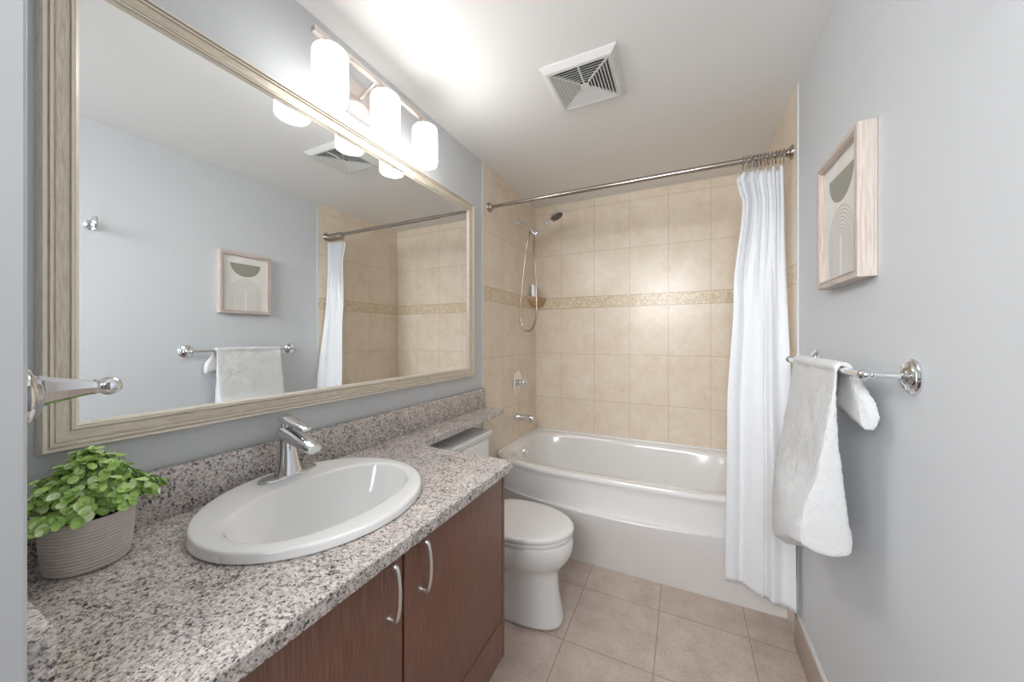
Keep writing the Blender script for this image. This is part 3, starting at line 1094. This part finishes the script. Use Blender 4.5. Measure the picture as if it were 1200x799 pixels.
for s in range(230):
    az = rs.uniform(0, 2 * PI)
    el = rs.uniform(0.02, 1.0) ** 0.8
    reach = 0.052 + 0.050 * el ** 0.7 * rs.uniform(0.75, 1.1)
    b = Vector((PX + 0.03 * math.cos(az) * el, PY + 0.03 * math.sin(az) * el, CZ + 0.085))
    spread = reach * el
    hgt = 0.112 * rs.uniform(0.55, 1.10) * (1 - 0.90 * el * el)
    tip = Vector((PX + spread * math.cos(az) * 0.85, PY + spread * math.sin(az) * 1.02, CZ + 0.09 + hgt))
    midp = (b + tip) / 2 + Vector((math.cos(az) * 0.006, math.sin(az) * 0.006, 0.016))
    path = smooth_path([b, midp, tip], 6)
    if min(q.x for q in path) < 0.036:
        dx = 0.036 - min(q.x for q in path)
        path = [q + Vector((dx * i / len(path), 0, 0)) for i, q in enumerate(path)]
    tube(sm, path, [0.0013 - 0.0006 * i / len(path) for i in range(len(path))], 6)
    npair = 4
    for k in range(npair):
        q = path[min(len(path) - 1, 3 + int(k * (len(path) - 3) / (npair - 1)))]
        tg = (path[-1] - path[0]).normalized()
        side = Vector((rs.uniform(-1, 1), rs.uniform(-1, 1), 0.0)).normalized()
        size = rs.uniform(0.0055, 0.0098) * (1.0 if k < npair - 1 else 0.8)
        for sg in (1, -1):
            pos = q + side * sg * size * 0.95 + Vector((0, 0, rs.uniform(-0.002, 0.004)))
            if pos.x < 0.041 and pos.z < 0.99:
                pos.x = 0.041 + rs.uniform(0, 0.01)
            pos.x = max(pos.x, 0.016)
            if pos.y < NY + 0.037 and pos.z < 0.985:
                pos.y = NY + 0.037 + rs.uniform(0, 0.01)
            nrm = (tg * 0.35 + Vector((math.cos(az) * el, math.sin(az) * el, 0)) * 0.75 + Vector((0, 0, 0.42)) + side * sg * 0.3 + Vector((rs.uniform(-.5, .9), rs.uniform(-.8, .6), rs.uniform(-.3, .4)))).normalized()
            leaf(lm, pos, nrm, size, tg)
    leaf(lm, path[-1] + Vector((0, 0, 0.003)), (tg + Vector((rs.uniform(-.3, .3), rs.uniform(-.3, .3), .5))).normalized(), rs.uniform(0.007, 0.011), tg)
obj('stems', sm, M['stem'], t)
fo = obj('foliage', lm, M['leaf'], t, angle=180)
fo['kind'] = 'stuff'

# ------------------------------------------------------------------ picture on the right wall
QY0, QY1, QZ0, QZ1, QD = 1.180, 1.478, 1.434, 1.823, 0.038
t = thing('framed_print', 'pale wood framed abstract print of a half circle over arches on the right wall', 'picture', (W, (QY0 + QY1) / 2, QZ0))
bm = NB()
sweep_rect(bm, W - 0.0008, QY0, QY1, QZ0, QZ1, [(0, 0.0), (0, QD - 0.001), (0.001, QD), (0.014, QD), (0.0145, QD - 0.003), (0.017, QD - 0.003), (0.0175, QD - 0.0005), (0.021, QD - 0.001), (0.022, QD - 0.003), (0.022, 0.0)], -1)
obj('frame', bm, [M['pic_v'], M['pic_h']], t, angle=25)
bm = NB()
box(bm, W - 0.024, W - 0.016, QY0 + 0.021, QY1 - 0.021, QZ0 + 0.021, QZ1 - 0.021)
pr = obj('print', bm, M['paper'], t, smooth=False)
ym = (QY0 + QY1) / 2
px = W - 0.0241
bm = NB()
r0, zf = 0.088, QZ1 - 0.068
ring = [(0, r0 * math.cos(PI + PI * i / 40), r0 * 0.93 * math.sin(PI + PI * i / 40)) for i in range(41)]
loft(bm, [[(px - 0.0008, ym + y, zf + z) for _, y, z in ring], [(px, ym + y, zf + z) for _, y, z in ring]])
o = obj('half_circle', bm, M['sage'], pr, smooth=False)
o['label'] = 'sage grey half circle'
bm = NB()
zt = QZ1 - 0.165
for k in range(8):
    rr = 0.086 - k * 0.0105
    zc = zt - 0.086
    path = [(px - 0.0004, ym - rr, QZ0 + 0.0225)] + [(px - 0.0004, ym - rr * math.cos(PI * i / 24), zc + rr * math.sin(PI * i / 24)) for i in range(25)] + [(px - 0.0004, ym + rr, QZ0 + 0.0225)]
    w = 0.0010
    for a, b in zip(path, path[1:]):
        a, b = Vector(a), Vector(b)
        d = (b - a).normalized()
        q = Vector((1, 0, 0)).cross(d) * w
        bm.faces.new([bm.verts.new(v) for v in (a - q, b - q, b + q, a + q)])
o = obj('arch_lines', bm, M['line'], pr, smooth=False)
o['label'] = 'thin taupe concentric arch lines'
bm = NB()
box(bm, W - 0.0300, W - 0.0280, QY0 + 0.0215, QY1 - 0.0215, QZ0 + 0.0215, QZ1 - 0.0215)
obj('glass_pane', bm, M['glass'], t, smooth=False)

# ------------------------------------------------------------------ towel bar and towel
BX, BZ, BY0, BY1 = 1.446, 1.200, 1.028, 1.628
t = thing('towel_bar', 'chrome towel bar with round wall roses on the right wall', 'towel bar', (W, (BY0 + BY1) / 2, BZ))
bm = NB()
tube(bm, [(BX, BY0 + 0.006, BZ), (BX, BY1 - 0.006, BZ)], 0.0080, 20)
obj('bar', bm, M['chrome'], t)
for y in (BY0, BY1):
    bm = NB()
    lathe(bm, (W - 0.0003, y, BZ), (-1, 0, 0), [(0, 0.0365), (0.004, 0.0370), (0.007, 0.0345), (0.008, 0.031), (0.011, 0.0295), (0.013, 0.026), (0.0135, 0.021), (0.017, 0.0175), (0.021, 0.011)], 48)
    rz = obj('rose', bm, M['chrome'], t)
    bm = NB()
    lathe(bm, (W - 0.020, y, BZ), (-1, 0, 0), [(0, 0.0085), (0.010, 0.0078), (0.036, 0.0062), (0.044, 0.0075), (0.047, 0.0060), (0.060, 0.0060)], 24)
    ball(bm, (BX, y, BZ), 0.0125, 24)
    e = -1 if y == BY0 else 1
    lathe(bm, (BX, y + e * 0.010, BZ), (0, e, 0), [(0, 0.0075), (0.004, 0.0080), (0.008, 0.0060), (0.010, 0.001)], 20)
    obj('post', bm, M['chrome'], t)

bm = NB()
# hanging front fold: solid wedge, lofted along y
TY0, TY1 = 1.135, 1.515


def front_section(y, k):
    """closed x-z outline; k = end rounding 0..1"""
    u = (y - TY0) / (TY1 - TY0)
    belly = 0.030 * math.sin(PI * min(1, u * 1.15 + 0.05)) ** 0.8 if u < 0.85 else 0.030 * math.sin(PI * min(1, u * 1.15 + 0.05)) if u * 1.15 + 0.05 < 1 else 0
    xo_bot = 1.372 - belly - 0.006
    xi_bot = 1.466 - 0.012 * u
    zb = 0.742 - 0.095 * smoothstep(0.0, 0.7, u)
    outp = [(1.4335, 1.205), (1.428, 1.17), (1.419, 1.10), (1.407, 1.02), (1.393, 0.93), (xo_bot + 0.012, 0.85), (xo_bot + 0.001, zb + 0.05), (xo_bot + 0.006, zb + 0.012), (xo_bot + 0.03, zb - 0.004)]
    inp = [(xi_bot - 0.03, zb - 0.006), (xi_bot - 0.006, zb + 0.004), (xi_bot, zb + 0.038), (1.452, 0.88), (1.440, 1.0), (1.4345, 1.10), (1.4350, 1.17), (1.4365, 1.205)]
    P = outp + inp
    cx = sum(p[0] for p in P) / len(P)
    cz = sum(p[1] for p in P) / len(P)
    out = []
    for x, z in P:
        out.append((x, y, z))
    return out


ks = [i / 24 for i in range(25)]
loft(bm, [front_section(lerp(TY0, TY1, k), 0) for k in ks])
# over the bar and down the short back flap
def back_section(y):
    u = (y - TY0) / (TY1 - TY0)
    sw = 0.030 * (1 - smoothstep(0.0, 0.5, u))
    rin, rout = 0.0095, 0.020
    out, inn = [], []
    for i in range(13):
        a = PI - PI * i / 12
        out.append((BX + rout * math.cos(a), y, BZ + rout * math.sin(a) * 1.05 + 0.001))
        inn.append((BX + rin * math.cos(a), y, BZ + rin * math.sin(a) * 1.02 + 0.001))
    zl = 1.062 + 0.03 * math.sin(3 * u)
    out += [(1.480, y - sw * .4, 1.17), (1.494, y - sw * 1.1, 1.14), (1.500, y - sw * 1.35, 1.10), (1.497, y - sw * 1.35, zl + 0.012), (1.490, y - sw * 1.2, zl)]
    inn += [(1.462, y - sw * .3, 1.17), (1.464, y - sw * .9, 1.14), (1.464, y - sw * 1.2, 1.10), (1.466, y - sw * 1.2, zl + 0.014), (1.474, y - sw * 1.15, zl + 0.001)]
    return out + inn[::-1]


loft(bm, [back_section(lerp(TY0 + 0.002, TY1 - 0.002, k)) for k in ks])
tw = obj('bath_towel', bm, M['terry'], angle=180)
md = tw.modifiers.new('merge', 'REMESH')
md.mode = 'VOXEL'
md.voxel_size = 0.0042
md.use_smooth_shade = True
md = tw.modifiers.new('soften', 'SMOOTH')
md.factor = 0.5
md.iterations = 14
tx = bpy.data.textures.new('terry_folds', 'CLOUDS')
tx.noise_scale = 0.06
md = tw.modifiers.new('folds', 'DISPLACE')
md.texture = tx
md.strength = 0.007
md.texture_coords = 'GLOBAL'
tx2 = bpy.data.textures.new('terry_loops', 'CLOUDS')
tx2.noise_scale = 0.007
md = tw.modifiers.new('loops', 'DISPLACE')
md.texture = tx2
md.strength = 0.0045
md.texture_coords = 'GLOBAL'
tag(tw, 'thick white terry towel folded over the chrome bar on the right wall', 'towel')

# ------------------------------------------------------------------ hooks
t = thing('robe_hook', 'small chrome robe hook with an upright peg, seen only in the mirror', 'hook', (W, 0.662, 1.825))
bm = NB()
lathe(bm, (W - 0.0003, 0.662, 1.825), (-1, 0, 0), [(0, 0.024), (0.005, 0.024), (0.008, 0.021)], 36)
obj('wall_plate', bm, M['chrome'], t)
bm = NB()
lathe(bm, (W - 0.007, 0.662, 1.822), (-1, 0, 0), [(0, 0.009), (0.034, 0.009)], 24)
obj('stem', bm, M['chrome'], t)
bm = NB()
lathe(bm, (W - 0.046, 0.664, 1.806), (0, 0, 1), [(0, 0.0095), (0.002, 0.0105), (0.054, 0.0105), (0.056, 0.0095)], 28)
obj('peg', bm, M['chrome'], t)

HX, HZ = 0.455, 1.222
t = thing('wall_hook', 'tapered chrome wall hook with a ball tip just left of the mirror frame', 'hook', (HX, NY, HZ))
bm = NB()
lathe(bm, (HX, NY + 0.0004, HZ - 0.005), (0, 1, 0), [(0, 0.0325), (0.003, 0.033), (0.007, 0.0305), (0.009, 0.025), (0.013, 0.021), (0.015, 0.016)], 48)
obj('rose', bm, M['chrome'], t)
bm = NB()
lathe(bm, (HX, NY + 0.0125, HZ), (0, 1, 0), [(0, 0.0165), (0.003, 0.0175), (0.006, 0.0165), (0.009, 0.0150), (0.040, 0.0085), (0.043, 0.0092), (0.046, 0.0075), (0.048, 0.0065)], 8)
obj('stem', bm, M['chrome'], t, angle=30)
bm = NB()
ball(bm, (HX, NY + 0.068, HZ), 0.0112, 28)
lathe(bm, (HX, NY + 0.058, HZ), (0, 1, 0), [(0, 0.0065), (0.003, 0.0085)], 24)
obj('ball_tip', bm, M['chrome'], t)
